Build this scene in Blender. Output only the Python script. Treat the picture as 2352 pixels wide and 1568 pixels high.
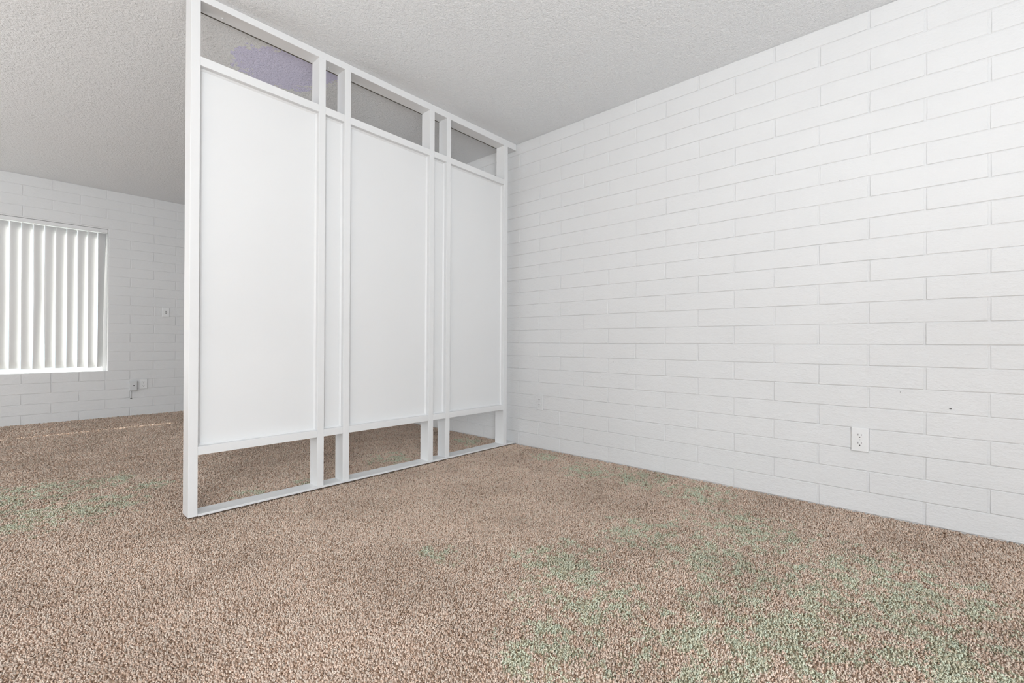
import bpy, bmesh, math, random
import numpy as np
from mathutils import Vector, Matrix

for o in list(bpy.data.objects):
    bpy.data.objects.remove(o)
SC = bpy.context.scene
COL = SC.collection
random.seed(7)
rng = np.random.default_rng(11)

# ------------------------------------------------------------------ key planes (metres)
XR = 2.806      # face of the right block wall
YP = 2.513      # front face of the room divider
DP = 0.089      # depth of the divider lumber
YF = 6.525      # face of the far block wall
ZC = 2.414      # ceiling
XL, YN = -2.9, -2.5   # left and near walls (behind the camera)

# ------------------------------------------------------------------ camera
yaw, pit, rol = 0.833232, 0.0027557, 0.0047857
s_, c_ = math.sin(yaw), math.cos(yaw)
fwd0 = Vector((s_, c_, 0)); up0 = Vector((0, 0, 1)); right = Vector((c_, -s_, 0))
F = fwd0 * math.cos(pit) + up0 * math.sin(pit)
U = -fwd0 * math.sin(pit) + up0 * math.cos(pit)
cr, sr = math.cos(rol), math.sin(rol)
CX = right * cr + U * sr
CY = U * cr - right * sr
cam_d = bpy.data.cameras.new('camera')
cam = bpy.data.objects.new('camera', cam_d)
COL.objects.link(cam)
m = Matrix.Identity(4)
for i in range(3):
    m[i][0], m[i][1], m[i][2] = CX[i], CY[i], -F[i]
m[2][3] = 0.80277
cam.matrix_world = m
cam_d.sensor_width = 36.0
cam_d.lens = 1068.44 / 2352 * 36.0
cam_d.shift_y = 1.54 / 2352
cam_d.clip_start = 0.02
SC.camera = cam

# ------------------------------------------------------------------ world, sun, daylight, exposure
world = bpy.data.worlds.new('daylight_sky')
SC.world = world
world.use_nodes = True
bg = world.node_tree.nodes['Background']
bg.inputs['Color'].default_value = (0.86, 0.93, 1.0, 1)
bg.inputs['Strength'].default_value = 1.7


def light(name, kind, loc, target, energy, color=(1, 1, 1), **kw):
    d = bpy.data.lights.new(name, kind)
    d.energy = energy
    d.color = color
    for k, v in kw.items():
        setattr(d, k, v)
    o = bpy.data.objects.new(name, d)
    COL.objects.link(o)
    o.location = loc
    o.rotation_euler = (Vector(target) - Vector(loc)).to_track_quat('-Z', 'Y').to_euler()
    return o


# low sun outside the far window
light('sun', 'SUN', (-2, 12, 6), (-2 + 0.45, 12 - 1.0, 6 - 0.563), 14.0, (1, 0.96, 0.9), angle=0.009)
# daylight entering through the window opening behind the camera, at the left
light('daylight_near_window', 'AREA', (-1.9, YN + 0.06, 1.35), (-1.9, 0, 1.38), 141, (.915, .968, 1),
      shape='RECTANGLE', size=1.6, size_y=1.9)
# added side fill at the far room's left wall, as from an unseen window
light('side_fill_far', 'AREA', (XL + 0.06, 4.6, 1.25), (0, 4.6, 1.2), 19, (.915, .968, 1),
      shape='RECTANGLE', size=1.8, size_y=1.3)
# photographer's flash bounced off the ceiling; two fill lights added for the far room
light('bounce_flash', 'AREA', (0.5, -0.7, 0.9), (0.5, -0.7, 3), 40, (.915, .968, 1), shape='DISK', size=1.0)
light('up_fill_far', 'AREA', (-1.6, 3.2, 0.35), (-1.6, 3.2, 3), 23, (.915, .968, 1), shape='DISK', size=1.4)  # added upward fill, like bounce from a sunlit patch of carpet
light('down_fill_far', 'AREA', (-1.6, 3.4, 2.36), (-1.6, 3.4, 0), 9, (.915, .968, 1),
      shape='RECTANGLE', size=1.2, size_y=1.2)  # added downward fill for the far room, without a fixture

vs = SC.view_settings
vs.view_transform = 'Standard'
vs.look = 'None'
vs.gamma = 1.0
vs.use_curve_mapping = False
vs.exposure = -0.07


# ------------------------------------------------------------------ materials
def new_mat(name):
    mt = bpy.data.materials.new(name)
    mt.use_nodes = True
    nt = mt.node_tree
    return mt, nt, nt.nodes['Principled BSDF']


def N(nt, typ, **kw):
    n = nt.nodes.new(typ)
    for k, v in kw.items():
        if k in n.inputs:
            n.inputs[k].default_value = v
        else:
            setattr(n, k, v)
    return n


def noise(nt, vec, scale, detail=3, rough=0.55, dist=0.0):
    n = nt.nodes.new('ShaderNodeTexNoise')
    n.inputs['Scale'].default_value = scale
    n.inputs['Detail'].default_value = detail
    n.inputs['Roughness'].default_value = rough
    n.inputs['Distortion'].default_value = dist
    nt.links.new(vec, n.inputs['Vector'])
    return n


def mth(nt, op, a, b=None, clamp=False):
    n = nt.nodes.new('ShaderNodeMath')
    n.operation = op
    n.use_clamp = clamp
    for i, v in enumerate((a, b)):
        if v is None:
            continue
        if isinstance(v, (int, float)):
            n.inputs[i].default_value = v
        else:
            nt.links.new(v, n.inputs[i])
    return n.outputs[0]


def ramp(nt, fac, stops):
    n = nt.nodes.new('ShaderNodeValToRGB')
    el = n.color_ramp.elements
    while len(el) < len(stops):
        el.new(0.5)
    for e, (p, c) in zip(el, stops):
        e.position = p
        e.color = c if len(c) == 4 else (*c, 1)
    nt.links.new(fac, n.inputs[0])
    return n.outputs[0]


def mixc(nt, fac, a, b):
    n = nt.nodes.new('ShaderNodeMix')
    n.data_type = 'RGBA'
    for sock, v in ((n.inputs[0], fac), (n.inputs[6], a), (n.inputs[7], b)):
        if isinstance(v, (int, float)):
            sock.default_value = v
        elif isinstance(v, tuple):
            sock.default_value = (*v, 1)
        else:
            nt.links.new(v, sock)
    return n.outputs[2]


def bump(nt, bsdf, height, strength, distance):
    b = nt.nodes.new('ShaderNodeBump')
    b.inputs['Strength'].default_value = strength
    b.inputs['Distance'].default_value = distance
    nt.links.new(height, b.inputs['Height'])
    nt.links.new(b.outputs[0], bsdf.inputs['Normal'])
    return b


def paint(name, col, rough=0.5, tex=None):
    mt, nt, b = new_mat(name)
    b.inputs['Base Color'].default_value = (*col, 1)
    b.inputs['Roughness'].default_value = rough
    b.inputs['Specular IOR Level'].default_value = 0.35
    geo = nt.nodes.new('ShaderNodeNewGeometry')
    v = noise(nt, geo.outputs['Position'], 1.7, 2)
    c = ramp(nt, v.outputs['Fac'], [(0.3, tuple(x * 0.975 for x in col)), (0.7, col)])
    nt.links.new(c, b.inputs['Base Color'])
    if tex:
        n = noise(nt, geo.outputs['Position'], tex[0], 3, 0.6)
        bump(nt, b, n.outputs['Fac'], tex[1], tex[2])
    return mt


def blob_mask(nt, pos, blobs, axis3=False):
    """sum of soft round blobs (x, y, radius) on a horizontal surface, as a 0..1 field"""
    sep = nt.nodes.new('ShaderNodeSeparateXYZ')
    nt.links.new(pos, sep.inputs[0])
    tot = None
    for x, y, r in blobs:
        dx = mth(nt, 'SUBTRACT', sep.outputs[0], x)
        dy = mth(nt, 'SUBTRACT', sep.outputs[1], y)
        d2 = mth(nt, 'ADD', mth(nt, 'MULTIPLY', dx, dx), mth(nt, 'MULTIPLY', dy, dy))
        g = mth(nt, 'SUBTRACT', 1.0, mth(nt, 'MULTIPLY', d2, 1.0 / (r * r)), clamp=True)
        tot = g if tot is None else mth(nt, 'MAXIMUM', tot, g)
    return tot


# painted block
def block_paint(name, col):
    mt, nt, b = new_mat(name)
    geo = nt.nodes.new('ShaderNodeNewGeometry')
    pos = geo.outputs['Position']
    v = noise(nt, pos, 2.3, 3)
    c = ramp(nt, v.outputs['Fac'], [(0.3, tuple(x * 0.97 for x in col)), (0.7, col)])
    nt.links.new(c, b.inputs['Base Color'])
    b.inputs['Roughness'].default_value = 0.62
    b.inputs['Specular IOR Level'].default_value = 0.3
    mp = nt.nodes.new('ShaderNodeMapping')
    mp.inputs['Scale'].default_value = (0.55, 0.55, 1.0)
    nt.links.new(pos, mp.inputs['Vector'])
    n1 = noise(nt, mp.outputs[0], 150, 3, 0.65)
    n2 = noise(nt, mp.outputs[0], 38, 2, 0.5)
    h = mth(nt, 'ADD', mth(nt, 'MULTIPLY', n1.outputs['Fac'], 0.7), mth(nt, 'MULTIPLY', n2.outputs['Fac'], 0.9))
    bump(nt, b, h, 0.85, 0.0030)
    return mt


M_BLOCK = block_paint('white_painted_block', (0.745, 0.750, 0.757))
M_MORTAR = block_paint('white_painted_mortar', (0.73, 0.735, 0.742))
M_WOOD = paint('white_gloss_wood_paint', (0.775, 0.781, 0.788), 0.38, (60, 0.12, 0.001))
M_PANEL = paint('white_panel_paint', (0.78, 0.786, 0.793), 0.32, (14, 0.12, 0.002))
M_WALL = paint('white_plaster_paint', (0.84, 0.84, 0.84), 0.6, (120, 0.2, 0.001))
M_PLATE = paint('white_cover_plate', (0.81, 0.815, 0.82), 0.35)
M_BOX = paint('grey_white_box_paint', (0.66, 0.67, 0.68), 0.45)
M_DARK = paint('black_slot', (0.012, 0.012, 0.013), 0.6)
M_SLOT = paint('grey_slot', (0.12, 0.12, 0.12), 0.6)
M_EDGE = paint('dark_edge', (0.11, 0.10, 0.085), 0.7)
M_PATIO = paint('pale_concrete', (0.55, 0.54, 0.52), 0.8, (40, 0.3, 0.004))
M_ALU = paint('white_window_frame', (0.8, 0.8, 0.8), 0.4)

# ceiling: sprayed texture
M_CEIL, nt, b = new_mat('white_sprayed_ceiling')
geo = nt.nodes.new('ShaderNodeNewGeometry')
pos = geo.outputs['Position']
n1 = noise(nt, pos, 105, 4, 0.66, 0.5)
n2 = noise(nt, pos, 48, 2, 0.5, 0.3)
h = mth(nt, 'ADD', n1.outputs['Fac'], mth(nt, 'MULTIPLY', n2.outputs['Fac'], 0.8))
bump(nt, b, h, 1.0, 0.0088)
lil = blob_mask(nt, pos, [(1.10, 2.88, 0.26), (1.22, 2.72, 0.20), (0.98, 2.86, 0.14)])
ln = noise(nt, pos, 26, 4, 0.7)
lm = mth(nt, 'MULTIPLY', mth(nt, 'GREATER_THAN', lil, 0.02),
         mth(nt, 'GREATER_THAN', mth(nt, 'ADD', mth(nt, 'MULTIPLY', lil, 0.42), ln.outputs['Fac']), 0.62))
base = (0.89, 0.905, 0.92)
nt.links.new(mixc(nt, mth(nt, 'MULTIPLY', lm, 0.95), base, (0.78, 0.765, 0.97)), b.inputs['Base Color'])
b.inputs['Roughness'].default_value = 0.8
b.inputs['Specular IOR Level'].default_value = 0.2

# carpet
CARPET_BLOBS = [(1.40, 1.00, .30), (1.25, .80, .32), (1.86, .92, .30), (2.2, .60, .38), (1.69, .24, .42),
                (1.65, .0, .42), (1.83, .6, .35), (2.52, 1.62, .28), (2.6, 1.30, .30), (2.55, .95, .3),
                (1.45, .35, .40), (.05, 3.05, .42), (.12, 3.55, .42), (.30, 3.05, .35), (.58, 3.28, .18),
                (.43, 3.55, .25), (1.19, 2.72, .14), (.9, 2.72, .12), (1.85, 2.82, .25), (2.6, 2.85, .22),
                (2.64, 2.05, .18), (1.15, 1.39, .14), (1.0, .75, .25), (1.2, .43, .32), (2.0, .1, .5)]


def carpet_mat(name, dark):
    mt, nt, b = new_mat(name)
    geo = nt.nodes.new('ShaderNodeNewGeometry')
    pos = geo.outputs['Position']
    big = noise(nt, pos, 2.6, 3, 0.55)
    if dark:
        fine = noise(nt, pos, 260, 2, 0.6)
        col = ramp(nt, fine.outputs['Fac'], [(0.3, (0.46, 0.33, 0.245)), (0.6, (0.78, 0.60, 0.47))])
    else:
        at = nt.nodes.new('ShaderNodeAttribute')
        at.attribute_name = 'yarn'
        col = ramp(nt, at.outputs['Fac'], [(0.0, (0.42, 0.285, 0.20)), (0.14, (0.82, 0.60, 0.465)),
                                           (0.35, (1.0, 0.775, 0.635)), (1.0, (1.0, 0.865, 0.745))])
    bm = blob_mask(nt, pos, CARPET_BLOBS)
    gn = noise(nt, pos, 13, 6, 0.82)
    g = mth(nt, 'GREATER_THAN', mth(nt, 'ADD', mth(nt, 'MULTIPLY', bm, 0.185), gn.outputs['Fac']), 0.665)
    mul = nt.nodes.new('ShaderNodeMix')
    mul.data_type = 'RGBA'
    mul.blend_type = 'MULTIPLY'
    nt.links.new(mth(nt, 'MULTIPLY', g, 1.0), mul.inputs[0])
    nt.links.new(col, mul.inputs[6])
    mul.inputs[7].default_value = (0.87, 1.08, 1.02, 1)
    tone = ramp(nt, big.outputs['Fac'], [(0.34, (0.85, 0.84, 0.83)), (0.58, (1.0, 1.0, 1.0))])
    mm = nt.nodes.new('ShaderNodeMix')
    mm.data_type = 'RGBA'
    mm.blend_type = 'MULTIPLY'
    mm.inputs[0].default_value = 1.0
    nt.links.new(mul.outputs[2], mm.inputs[6])
    nt.links.new(tone, mm.inputs[7])
    nt.links.new(mm.outputs[2], b.inputs['Base Color'])
    b.inputs['Roughness'].default_value = 0.95
    b.inputs['Specular IOR Level'].default_value = 0.05
    return mt


M_YARN = carpet_mat('beige_twisted_yarn', False)
M_BACKING = carpet_mat('carpet_backing', True)

# translucent blind slats
M_SLAT, nt, b = new_mat('translucent_white_vinyl')
b.inputs['Base Color'].default_value = (0.80, 0.80, 0.80, 1)
b.inputs['Roughness'].default_value = 0.45
tr = nt.nodes.new('ShaderNodeBsdfTranslucent')
tr.inputs['Color'].default_value = (0.9, 0.9, 0.88, 1)
mx = nt.nodes.new('ShaderNodeMixShader')
mx.inputs[0].default_value = 0.02
nt.links.new(b.outputs[0], mx.inputs[1])
nt.links.new(tr.outputs[0], mx.inputs[2])
nt.links.new(mx.outputs[0], nt.nodes['Material Output'].inputs['Surface'])

# window glass: clear pane with a fresnel reflection
M_GLASS, nt, b = new_mat('window_glass')
tp = nt.nodes.new('ShaderNodeBsdfTransparent')
tp.inputs['Color'].default_value = (0.93, 0.95, 0.94, 1)
gl = nt.nodes.new('ShaderNodeBsdfGlossy')
gl.inputs['Roughness'].default_value = 0.02
fr = nt.nodes.new('ShaderNodeFresnel')
fr.inputs['IOR'].default_value = 1.45
mx = nt.nodes.new('ShaderNodeMixShader')
nt.links.new(fr.outputs[0], mx.inputs[0])
nt.links.new(tp.outputs[0], mx.inputs[1])
nt.links.new(gl.outputs[0], mx.inputs[2])
nt.links.new(mx.outputs[0], nt.nodes['Material Output'].inputs['Surface'])


# ------------------------------------------------------------------ mesh helpers
def link(name, me, parent=None, loc=(0, 0, 0), rot=(0, 0, 0)):
    o = bpy.data.objects.new(name, me)
    COL.objects.link(o)
    o.location = loc
    o.rotation_euler = rot
    if parent is not None:
        o.parent = parent
    return o


def bm_mesh(name, bm, mat, smooth=False):
    me = bpy.data.meshes.new(name)
    bmesh.ops.recalc_face_normals(bm, faces=bm.faces)
    bm.to_mesh(me)
    bm.free()
    me.materials.append(mat)
    if smooth:
        for p in me.polygons:
            p.use_smooth = True
    return me


def add_box(bm, x0, x1, y0, y1, z0, z1, bevel=0.0):
    """z0 and z1 may be pairs (height at x0, height at x1) so that a rail can sag"""
    za, zb = (z0, z0) if not isinstance(z0, tuple) else z0
    zc, zd = (z1, z1) if not isinstance(z1, tuple) else z1
    v = [bm.verts.new(p) for p in ((x0, y0, za), (x1, y0, zb), (x1, y1, zb), (x0, y1, za),
                                   (x0, y0, zc), (x1, y0, zd), (x1, y1, zd), (x0, y1, zc))]
    fs = [bm.faces.new([v[i] for i in q]) for q in ((0, 3, 2, 1), (4, 5, 6, 7), (0, 1, 5, 4), (1, 2, 6, 5),
                                                    (2, 3, 7, 6), (3, 0, 4, 7))]
    if bevel:
        es = {e for f in fs for e in f.edges}
        bmesh.ops.bevel(bm, geom=list(es), offset=bevel, segments=2, profile=0.5, affect='EDGES')


def box(name, x0, x1, y0, y1, z0, z1, mat, parent=None, bevel=0.0, origin=None):
    bm = bmesh.new()
    add_box(bm, x0, x1, y0, y1, z0, z1, bevel)
    return link(name, bm_mesh(name, bm, mat), parent)


def structure(o):
    o['kind'] = 'structure'
    return o


def thing(name, label, cat, loc, rot=(0, 0, 0), group=None):
    o = bpy.data.objects.new(name, None)
    COL.objects.link(o)
    o.empty_display_size = 0.05
    o.location = loc
    o.rotation_euler = rot
    o['label'] = label
    o['category'] = cat
    if group:
        o['group'] = group
    return o


# ------------------------------------------------------------------ room shell
floor = structure(box('floor', XL - .2, XR + .2, YN - .2, YF + .2, -0.12, -0.0138, M_BACKING))
floor['label'] = 'floor under the wall to wall carpet'
ceiling = structure(box('ceiling', XL - .2, XR + .2, YN - .2, YF + .2, ZC, ZC + .12, M_CEIL))
ceiling['label'] = 'white sprayed texture ceiling'

wall_right = structure(box('wall_right', XR + .0038, XR + .2, YN - .2, YF + .2, -.0138, ZC, M_MORTAR))
wall_right['label'] = 'white painted block wall on the right of the room divider'

# far wall with the window opening
WX0, WX1, WZ0, WZ1 = -1.55, 0.772, 0.486, 1.998
bm = bmesh.new()
y0, y1 = YF + .0038, YF + .16
add_box(bm, XL, WX0, y0, y1, -.0138, ZC)
add_box(bm, WX1, XR + .0025, y0, y1, -.0138, ZC)
add_box(bm, WX0, WX1, y0, y1, -.0138, WZ0)
add_box(bm, WX0, WX1, y0, y1, WZ1, ZC)
wall_far = structure(link('wall_far', bm_mesh('wall_far', bm, M_MORTAR)))
wall_far['label'] = 'white painted block wall with the blind covered window'

# left wall with an opening added for the side fill (out of view)
bm = bmesh.new()
add_box(bm, XL - .16, XL, YN, 3.7, -.0138, ZC)
add_box(bm, XL - .16, XL, 5.5, YF + .16, -.0138, ZC)
add_box(bm, XL - .16, XL, 3.7, 5.5, -.012, 0.6)
add_box(bm, XL - .16, XL, 3.7, 5.5, 1.9, ZC)
structure(link('wall_left', bm_mesh('wall_left', bm, M_WALL)))
# near wall behind the camera with a wide opening
bm = bmesh.new()
add_box(bm, XL - .16, -2.7, YN - .16, YN, -.0138, ZC)
add_box(bm, -1.1, XR + .0025, YN - .16, YN, -.0138, ZC)
add_box(bm, -2.7, -1.1, YN - .16, YN, 2.3, ZC)
add_box(bm, -2.7, -1.1, YN - .16, YN, -.012, .4)
structure(link('wall_near', bm_mesh('wall_near', bm, M_WALL)))

patio = structure(box('patio', -9, 9, YF + .17, YF + 9, -.25, -.13, M_PATIO))
patio['label'] = 'sunlit concrete outside the window'

# ------------------------------------------------------------------ bricks
brick_cache = {}


def brick_mesh(L, H, variant):
    key = (round(L, 3), round(H, 3), variant)
    if key in brick_cache:
        return brick_cache[key]
    r = random.Random(hash(key) & 0xffff)
    j = lambda a: r.uniform(-a, a)
    bm = bmesh.new()
    nm = 3 if L > .25 else 1
    ring = [(-L / 2, -H / 2)]
    for k in range(nm):
        ring.append((-L / 2 + L * (k + 1) / (nm + 1) + j(.02), -H / 2))
    ring.append((L / 2, -H / 2))
    ring.append((L / 2, H / 2))
    for k in range(nm):
        ring.append((L / 2 - L * (k + 1) / (nm + 1) + j(.02), H / 2))
    ring.append((-L / 2, H / 2))
    ring = [(x + j(.0013), z + j(.0011)) for x, z in ring]
    cuts = []
    for inset, out in ((0, 0.010), (0, 0.0016), (0.0020, 0.0)):
        cuts.append([bm.verts.new((x - math.copysign(inset, x) if abs(abs(x) - L / 2) < .01 else x,
                                   out + (0.0017 if out < .005 and z > 0 else 0),
                                   z - math.copysign(inset, z))) for x, z in ring])
    n = len(ring)
    for a, b_ in ((0, 1), (1, 2)):
        for i in range(n):
            bm.faces.new((cuts[a][i], cuts[a][(i + 1) % n], cuts[b_][(i + 1) % n], cuts[b_][i]))
    bm.faces.new(cuts[2])
    me = bm_mesh('brick', bm, M_BLOCK)
    brick_cache[key] = me
    return me


CH = 0.101367          # course height
HJ, BJ = 0.0085, 0.0035  # head and bed joints


def course_bricks(off, n0, joint0, half, lo, hi, z_top, holes, sill=None):
    """yield (a0, a1, z0, z1) spans along the wall axis, measured between joint centres"""
    c = n0
    while off + c * CH < z_top:
        zb, zt = max(off + c * CH, -.012), min(off + (c + 1) * CH, z_top)
        a = joint0 + (half if c % 2 else 0)
        while a > lo:
            a -= 2 * half
        while a < hi:
            b_ = a + 2 * half
            spans = [(max(a, lo), min(b_, hi))]
            if sill is not None and c == sill[0] and a < sill[1]:
                mid = (a + b_) / 2
                spans = [(max(a, lo), mid), (mid, min(b_, hi))]
            for hx0, hx1, hz0, hz1 in holes:
                if zb < hz1 - .02 and zt > hz0 + .02:
                    nsp = []
                    for s0, s1 in spans:
                        if s1 <= hx0 or s0 >= hx1:
                            nsp.append((s0, s1))
                        else:
                            if s0 < hx0:
                                nsp.append((s0, hx0))
                            if s1 > hx1:
                                nsp.append((hx1, s1))
                    spans = nsp
            zbb, ztt = zb, zt
            for hx0, hx1, hz0, hz1 in holes:      # trim courses that only graze the opening
                if spans and spans[0][0] < hx1 and spans[0][1] > hx0:
                    if zb < hz0 < zt and hz0 - zb > .05:
                        ztt = hz0 + BJ / 2
                    if zb < hz1 < zt and zt - hz1 > .05:
                        zbb = hz1 - BJ / 2
            for s0, s1 in spans:
                if s1 - s0 > .03:
                    yield s0, s1, zbb, ztt
            a = b_
        c += 1


def lay(spans, wall, place, rot, visible):
    rest = bmesh.new()
    for s0, s1, zb, zt in spans:
        L, H = s1 - s0 - HJ, zt - zb - BJ
        if H < .006:
            continue
        me = brick_mesh(L, H, random.randrange(6))
        ca, cz = (s0 + s1) / 2, (zb + zt) / 2
        jit = random.uniform(-.0007, .0007)
        loc = place(ca, cz, jit)
        ro = (random.uniform(-.0015, .0015), random.uniform(-.0012, .0012), rot)
        if visible(ca):
            link('brick', me, wall, loc, ro)
        else:
            k = len(rest.verts)
            rest.from_mesh(me)
            rest.verts.ensure_lookup_table()
            T = Matrix.Translation(loc) @ Matrix.Rotation(rot, 4, 'Z')
            for v in rest.verts[k:]:
                v.co = T @ v.co
    o = link('hidden_brickwork', bm_mesh('hidden_brickwork', rest, M_BLOCK), wall)
    o['kind'] = 'stuff'


# right wall: local x runs towards -y
sp = list(course_bricks(-.006, 0, 2.4715, .2032, YN, YF, ZC, []))
lay(sp, wall_right, lambda a, z, j: (XR + j, a, z), -math.pi / 2, lambda a: -0.95 < a < 3.45)
# far wall
holes = [(WX0, WX1, WZ0, WZ1)]
sp = list(course_bricks(-.018, 0, 0.9619, .205, XL, XR, ZC, holes, sill=(4, WX1 - .02)))
lay(sp, wall_far, lambda a, z, j: (a, YF + j, z), 0, lambda a: -0.6 < a < 2.05)

# small dark chips in the paint
for (y, z, r) in ((-.052, .526, .0038), (.117, .586, .0019), (1.62, .68, .002), (.35, 1.62, .0018)):
    bm = bmesh.new()
    bmesh.ops.create_circle(bm, cap_ends=True, radius=r, segments=7)
    for v in bm.verts:
        v.co = Vector((XR - .0012, y + v.co.x * 1.3, z + v.co.y * .7))
    ext = bmesh.ops.extrude_face_region(bm, geom=list(bm.faces))
    for v in [g for g in ext['geom'] if isinstance(g, bmesh.types.BMVert)]:
        v.co.x += .004
    o = link('paint_chip', bm_mesh('paint_chip', bm, M_SLOT), wall_right)
    o['label'] = 'small dark chip in the white paint'

# ------------------------------------------------------------------ window
fy0, fy1 = YF + .105, YF + .145
window = structure(thing('window_1', 'window behind the white vertical blinds', 'window', (0, 0, 0)))
del window['category']
bm = bmesh.new()
t = .035
add_box(bm, WX0, WX1, fy0, fy1, WZ0 - t + .006, WZ0 + .006, .002)
add_box(bm, WX0, WX1, fy0, fy1, WZ1 - t, WZ1, .002)
add_box(bm, WX0, WX0 + t, fy0, fy1, WZ0 + .006, WZ1 - t, .002)
add_box(bm, WX1 - t, WX1, fy0, fy1, WZ0 + .006, WZ1 - t, .002)
link('window_frame', bm_mesh('window_frame', bm, M_ALU), window)
mxw = (WX0 + WX1) / 2
box('mullion', mxw - .02, mxw + .02, fy0, fy1, WZ0 + .006, WZ1 - t, M_ALU, window, .002)
box('pane', WX0 + t, mxw - .02, fy0 + .018, fy0 + .022, WZ0 + .006, WZ1 - t, M_GLASS, window)
box('pane', mxw + .02, WX1 - t, fy0 + .018, fy0 + .022, WZ0 + .006, WZ1 - t, M_GLASS, window)
box('window_sill', WX0, WX1, YF + .004, fy0, WZ0 - .006, WZ0 + .004, M_WOOD, window)

# vertical blind
BY = YF + .045
blind = thing('vertical_blind', 'white vertical slat blind covering the window at the left', 'blind',
              (WX1 / 2 + WX0 / 2, BY, WZ1))
bx, by, bz = blind.location
bm = bmesh.new()
add_box(bm, WX0 + .006 - bx, WX1 - .004 - bx, -.034, .028, -.038, -.002, .003)
link('headrail', bm_mesh('headrail', bm, M_WOOD), blind)


def slat_mesh(edges, height, x_mid, ph):
    """edges(f) gives the left and right edge of the slat, as seen from the room, at fraction f of its drop"""
    W, R = .083, 8
    NZ = 16
    bm = bmesh.new()
    rows = []
    for iz in range(NZ + 1):
        f = iz / NZ
        z = -f * height
        l, r = edges(f)
        th = math.acos(max(.5, min(.999, (r - l) / W * math.cos(ph)))) - ph
        cx = (l + r) / 2 - x_mid
        front, back = [], []
        for i in range(R + 1):
            u = (i / R - .5) * W
            w = .005 * (1 - (2 * i / R - 1) ** 2)
            for lst, d in ((front, -.0005), (back, .0005)):
                x, y = u, -w + d + .002
                lst.append(bm.verts.new((cx + x * math.cos(th) - y * math.sin(th),
                                         x * math.sin(th) + y * math.cos(th), z)))
        rows.append(front + back[::-1])
    n = len(rows[0])
    for a, b_ in zip(rows, rows[1:]):
        for i in range(n):
            bm.faces.new((a[i], a[(i + 1) % n], b_[(i + 1) % n], b_[i]))
    bm.faces.new(rows[0])
    bm.faces.new(rows[-1][::-1])
    return bm_mesh('slat', bm, M_SLAT, True)


# openings between neighbouring slats (top, middle, bottom; metres), from the right end of the window
SEAM = 0.0796
GAPS = [(.014, .034, .048), (.004, .011, .018), (.002, .009, .018), (.004, .010, .015), (.002, .009, .009),
        (-.004, .001, .005), (.005, -.002, .020), (.006, .013, .003), (.002, -.003, .004), (.007, .004, .006),
        (.004, .004, .007)]


def gap(k, f):
    g = tuple(v * .8 for v in GAPS[k]) if k < len(GAPS) else ((k * 7 % 5 - 1) * .002, (k * 3 % 5) * .002, (k * 5 % 7) * .0016)
    return (g[0] + (g[1] - g[0]) * f * 2) if f < .5 else (g[1] + (g[2] - g[1]) * (f * 2 - 1))


k = 0
while WX1 - SEAM * (k + 1) > WX0 + .01:
    sr_, sl_ = WX1 - SEAM * k, WX1 - SEAM * (k + 1)
    ed = lambda f, k=k, sr_=sr_, sl_=sl_: (sl_ + gap(k + 1, f) / 2, sr_ - gap(k, f) * (1 if k == 0 else .5) - .001)
    x = (sr_ + sl_) / 2
    hgt = WZ1 - .044 - .531 + random.uniform(-.010, .010)
    link('slat', slat_mesh(ed, hgt, x, math.atan2(max(x, -.4), BY)), blind, (x - bx, 0, -.044))
    k += 1

# ------------------------------------------------------------------ room divider
div = thing('room_divider', 'tall white wooden partition with framed panels, open slots above and below',
            'partition', (.5786, YP, 0))
ox, oy = .5786, YP


def dbox(name, x0, x1, y0, y1, z0, z1, mat=None, bevel=.0016):
    bm = bmesh.new()
    add_box(bm, x0 - ox, x1 - ox, y0, y1, z0, z1, bevel)
    return link(name, bm_mesh(name, bm, mat or M_WOOD), div)


def lin(x, a, b_):
    return a + (b_ - a) * (x - .6163) / (2.6675 - .6163)


STUDS = [(.5786, .6163), (1.1765, 1.2140), (1.3262, 1.3650), (1.9362, 1.9760), (2.0841, 2.1205), (2.6675, 2.7065)]
head_z = lambda x: lin(x, 2.381, 2.364)
topr_t = lambda x: lin(x, 2.1235, 2.0945)
topr_b = lambda x: lin(x, 2.0815, 2.0540)
LR0, LR1 = .2805, .3195
BASE_T = .010
for i, (a, b_) in enumerate(STUDS):
    top = ZC if i == 0 else head_z((a + b_) / 2)
    dbox('stud', a, b_, 0, DP, -.0010 if i == 0 else BASE_T - .001, top - (0 if i == 0 else -.001))
x0, x1 = STUDS[0][1], XR - .0005
o = dbox('header', x0, x1, 0, DP, (head_z(x0), head_z(x1)), ZC)
o = dbox('base_plate', x0, x1, -.006, DP + .004, -.0010, BASE_T)
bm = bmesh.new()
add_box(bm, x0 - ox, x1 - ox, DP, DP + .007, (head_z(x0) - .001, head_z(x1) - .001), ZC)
o = link('dark_strip', bm_mesh('dark_strip', bm, M_EDGE), div)  # thin dark strip behind the header's back edge
o['label'] = 'dark strip along the back of the header'
RC = .034
PT = .012


def frame_stop(x0, x1, z0a, z0b, z1a, z1b, w=.008):
    """chamfered stop moulding around a panel"""
    bm = bmesh.new()
    outer = [(x0, z0a), (x1, z0b), (x1, z1b), (x0, z1a)]
    inner = [(x0 + w, z0a + w), (x1 - w, z0b + w), (x1 - w, z1b - w), (x0 + w, z1a - w)]
    A = [bm.verts.new((x - ox, RC - w, z)) for x, z in outer]
    B = [bm.verts.new((x - ox, RC - .001, z)) for x, z in inner]
    C = [bm.verts.new((x - ox, RC + .002, z)) for x, z in inner]
    D = [bm.verts.new((x - ox, RC + .002, z)) for x, z in outer]
    for P, Q in ((A, B), (B, C), (C, D), (D, A)):
        for i in range(4):
            bm.faces.new((P[i], P[(i + 1) % 4], Q[(i + 1) % 4], Q[i]))
    return link('stop_moulding', bm_mesh('stop_moulding', bm, M_WOOD), div)


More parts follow.
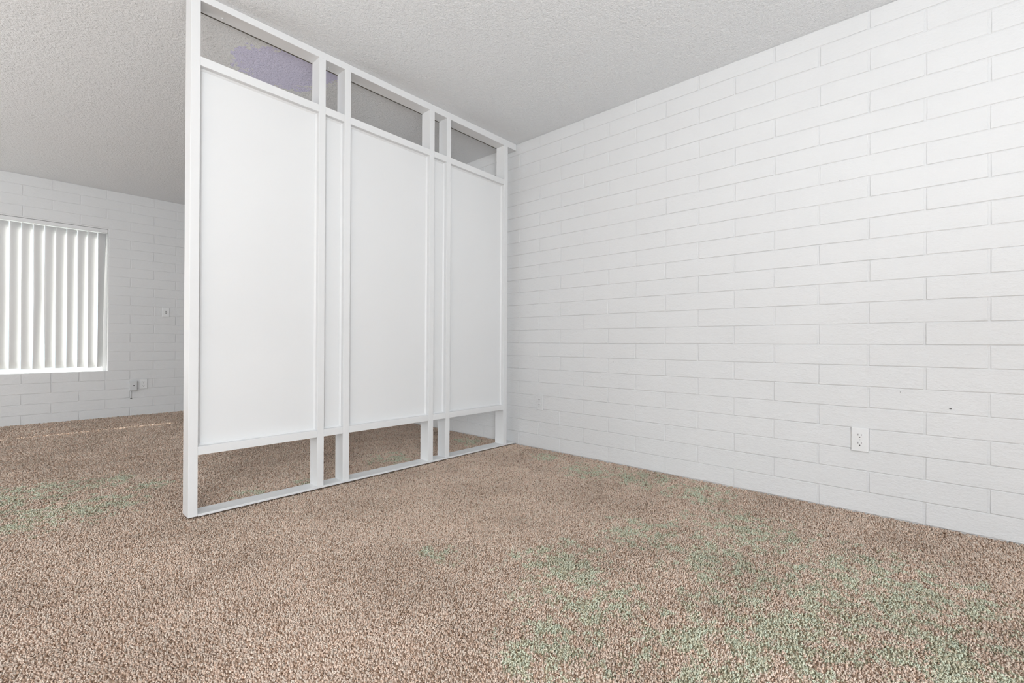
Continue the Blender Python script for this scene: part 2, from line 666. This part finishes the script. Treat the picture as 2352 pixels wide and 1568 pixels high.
for (a, b_), (c, d) in zip(STUDS, STUDS[1:]):
    l, r = b_, c
    dbox('top_rail', l, r, 0, DP, (topr_b(l), topr_b(r)), (topr_t(l), topr_t(r)))
    dbox('bottom_rail', l, r, 0, DP, LR0, LR1)
    dbox('panel', l, r, RC, RC + PT, LR1 - .001, (topr_b(l) + .001, topr_b(r) + .001), M_PANEL, 0)
    frame_stop(l, r, LR1, LR1, topr_b(l), topr_b(r))

# nail heads under the header
for xx in (.72, 1.255, 2.10):
    bm = bmesh.new()
    bmesh.ops.create_uvsphere(bm, u_segments=10, v_segments=6, radius=.004)
    o = link('nail_head', bm_mesh('nail_head', bm, M_PLATE, True), div, (xx - ox, .06, head_z(xx)))


# ------------------------------------------------------------------ wall fittings
def rounded_plate(w, h, d, r=.004):
    """plate in local x (width), z (height), sticking out towards -y"""
    bm = bmesh.new()
    add_box(bm, -w / 2, w / 2, -d, 0, -h / 2, h / 2)
    es = [e for e in bm.edges if all(v.co.y < -d / 2 for v in e.verts)]
    bmesh.ops.bevel(bm, geom=es, offset=min(r, d * .8), segments=3, profile=.5, affect='EDGES')
    return bm


def disc(bm, cx, cz, rx, rz, y0, y1, n=20, flat=None, arc=None):
    pts = []
    for i in range(n):
        t = 2 * math.pi * i / n
        x, z = rx * math.cos(t), rz * math.sin(t)
        if flat:
            x = max(-flat[0], min(flat[0], x)); z = max(-flat[1], min(flat[1], z))
        pts.append((cx + x, cz + z))
    A = [bm.verts.new((x, y0, z)) for x, z in pts]
    B = [bm.verts.new((x, y1, z)) for x, z in pts]
    bm.faces.new(A)
    bm.faces.new(B[::-1])
    for i in range(n):
        bm.faces.new((A[i], B[i], B[(i + 1) % n], A[(i + 1) % n]))


def outlet(label, loc, rot, w, h, painted=False, group=None):
    t = thing('wall_outlet', label, 'outlet', loc, rot, group)
    link('cover_plate', bm_mesh('cover_plate', rounded_plate(w, h, .0065, .0035), M_BLOCK if painted else M_PLATE), t)
    for s in (1, -1):
        cz = s * .0195
        bm = bmesh.new()
        disc(bm, 0, cz, .0172, .0172, -.0085, -.003, 28, flat=(.0172, .0142))
        es = [e for e in bm.edges if all(v.co.y < -.008 for v in e.verts)]
        bmesh.ops.bevel(bm, geom=es, offset=.0008, segments=2, affect='EDGES')
        r = link('receptacle', bm_mesh('receptacle', bm, M_BLOCK if painted else M_PLATE), t)
        for sx, hh in ((-.0064, .0085), (.0064, .0070)):
            bm = bmesh.new()
            add_box(bm, sx - .0011, sx + .0011, -.0088, -.006, cz + .0042 - hh / 2, cz + .0042 + hh / 2)
            link('blade_slot', bm_mesh('blade_slot', bm, M_SLOT), r)
        bm = bmesh.new()
        disc(bm, 0, cz - .0072, .0027, .0025, -.0089, -.006, 14)
        link('ground_hole', bm_mesh('ground_hole', bm, M_SLOT if painted else M_DARK), r)
    bm = bmesh.new()
    disc(bm, 0, 0, .0027, .0027, -.0078, -.005, 14)
    link('screw', bm_mesh('screw', bm, M_BLOCK if painted else M_BOX), t)
    return t


RW = (0, 0, -math.pi / 2)
outlet('white duplex outlet on the right wall near the carpet', (XR, .2675, .3455), RW, .068, .1145)
outlet('painted over duplex outlet on the block wall just right of the partition', (XR, 2.256, .3475), RW, .067, .113,
       painted=True)
outlet('duplex outlet right of the grey box under the far window', (1.077, YF, .332), (0, 0, 0), .068, .107)

# switch-like plate on the far wall
t = thing('wall_plate', 'small white switch plate on the far wall beside the partition', 'switch plate',
          (1.277, YF, 1.140))
link('cover_plate', bm_mesh('cover_plate', rounded_plate(.068, .107, .0065), M_PLATE), t)
bm = bmesh.new(); add_box(bm, -.006, .006, -.0072, -.004, -.013, .013)
link('toggle_opening', bm_mesh('toggle_opening', bm, M_SLOT), t)
bm = bmesh.new(); add_box(bm, -.0052, .0052, -.016, -.004, -.006, .006, .0015)
link('toggle', bm_mesh('toggle', bm, M_PLATE), t)

# surface mounted box with a jack
t = thing('jack_box', 'small grey surface box with a dark hole under the far window', 'box', (.9855, YF, .3185))
link('housing', bm_mesh('housing', rounded_plate(.066, .107, .028, .005), M_BOX), t)
bm = bmesh.new(); disc(bm, .004, .002, .006, .006, -.0295, -.026, 16)
link('jack_hole', bm_mesh('jack_hole', bm, M_DARK), t)
bm = bmesh.new()
disc(bm, -.016, 0, .003, .003, -.0065, -.0005, 8)
bm.free()
bm = bmesh.new()
bmesh.ops.create_cone(bm, cap_ends=True, segments=10, radius1=.0035, radius2=.0035, depth=.086)
for v in bm.verts:
    v.co += Vector((-.016, -.004, -.094))
link('cable', bm_mesh('cable', bm, M_BOX, True), t)
bm = bmesh.new(); disc(bm, -.016, -.139, .010, .004, -.004, -.0005, 12)
link('cable_hole', bm_mesh('cable_hole', bm, M_SLOT), t)


# ------------------------------------------------------------------ carpet pile: bent yarn tufts standing on the backing
def pile():
    cam_p = np.array([0.0, 0.0])
    fw = np.array([s_, c_]); rt = np.array([c_, -s_])
    dens = 25000.0
    # jittered grid rather than pure noise, for an even pile
    g = 1 / math.sqrt(dens)
    gx = np.arange(-.6, XR - .006, g); gy = np.arange(-.9, YF - .006, g)
    GX, GY = np.meshgrid(gx, gy)
    p = np.stack([GX.ravel(), GY.ravel()], 1)
    p += rng.uniform(-g * .55, g * .55, p.shape)
    p = p[(p[:, 0] < XR - .004) & (p[:, 1] < YF - .004)]
    d = p @ fw; r = p @ rt
    dist = np.hypot(d, r)
    infr = (d > .25) & (np.abs(r) < d * 1.101 + .10) & (d > .55)
    near = (d > .0) & (np.abs(r) < d * 1.35 + .75)
    prob = np.clip((2.1 / np.maximum(dist, .3)) ** 1.35, .14, 1.0)
    prob = np.where(infr, prob, np.where(near, np.clip(prob * .3, .14, 1), 0))
    # floor hidden behind the divider's panels is only glimpsed through the slots
    u = rng.uniform(0, 1, len(p))
    k = u < prob
    p, prob, dist = p[k], prob[k], dist[k]
    # leave the divider's base free
    front = np.where(p[:, 0] > .6163, YP - .0065, YP - .0005)
    inb = (p[:, 0] > .5785) & (p[:, 1] > front) & (p[:, 1] < YP + DP + .006)
    p, prob = p[~inb], prob[~inb]
    n = len(p)
    sc = np.minimum(1 / np.sqrt(prob), 2.8)
    # pile lean: broad swirls with local scatter
    ang = 1.2 * np.sin(p[:, 0] * 2.1 + 1.3) + 1.1 * np.sin(p[:, 1] * 1.7 + p[:, 0] * 1.1) + rng.normal(0, 1.15, n)
    lean = rng.uniform(.35, 1.0, n)
    hgt = rng.uniform(.0094, .0117, n) * (1 + .05 * np.sin(p[:, 0] * 9) * np.sin(p[:, 1] * 8))
    wid = rng.uniform(.0030, .0042, n) * np.clip(sc, 1, 2.0)
    dx, dy = np.cos(ang), np.sin(ang)
    zb = -.0143
    h = hgt
    off1 = lean * .0028 * sc ** .5
    off2 = lean * .0062 * sc ** .7
    tw = rng.uniform(0, 2 * math.pi, n)
    V = np.zeros((n, 7, 3), np.float32)
    V[:, 0, 0] = p[:, 0]; V[:, 0, 1] = p[:, 1]; V[:, 0, 2] = zb
    for k in range(3):
        a = tw + k * 2.0944
        V[:, 1 + k, 0] = p[:, 0] + dx * off1 + wid * np.cos(a)
        V[:, 1 + k, 1] = p[:, 1] + dy * off1 + wid * np.sin(a)
        V[:, 1 + k, 2] = zb + h * .60
        a3 = a + 1.0
        V[:, 4 + k, 0] = p[:, 0] + dx * off2 + wid * .72 * np.cos(a3)
        V[:, 4 + k, 1] = p[:, 1] + dy * off2 + wid * .72 * np.sin(a3)
        V[:, 4 + k, 2] = zb + h * (1.02 - .14 * lean) - np.minimum(wid * .35, .0012) * np.cos(a3 - ang)
    tri = []
    for k in range(3):
        k2 = (k + 1) % 3
        tri += [(0, 1 + k2, 1 + k), (1 + k, 1 + k2, 4 + k2), (1 + k, 4 + k2, 4 + k)]
    tri.append((4, 5, 6))
    tri = np.array(tri, np.int32)
    nt_ = len(tri)
    Fc = (tri[None] + (np.arange(n, dtype=np.int32) * 7)[:, None, None]).reshape(-1)
    # keep yarn out of the walls
    V[..., 0] = np.minimum(V[..., 0], XR - .001)
    V[..., 1] = np.minimum(V[..., 1], YF - .001)
    me = bpy.data.meshes.new('carpet_pile')
    me.vertices.add(n * 7)
    me.vertices.foreach_set('co', V.reshape(-1))
    me.loops.add(n * nt_ * 3)
    me.loops.foreach_set('vertex_index', Fc)
    me.polygons.add(n * nt_)
    me.polygons.foreach_set('loop_start', np.arange(n * nt_, dtype=np.int32) * 3)
    me.polygons.foreach_set('loop_total', np.full(n * nt_, 3, np.int32))
    me.polygons.foreach_set('use_smooth', np.ones(n * nt_, bool))
    at = me.attributes.new('yarn', 'FLOAT', 'POINT')
    yv = np.repeat(np.maximum(rng.uniform(0, 1, n), .14 * (sc - 1))[:, None], 7, 1)
    at.data.foreach_set('value', yv.reshape(-1).astype(np.float32))
    me.update()
    me.materials.append(M_YARN)
    return me


cp = link('carpet', pile())
cp['kind'] = 'stuff'
cp['label'] = 'beige and brown twisted pile carpet covering the whole floor'
cp['category'] = 'carpet'
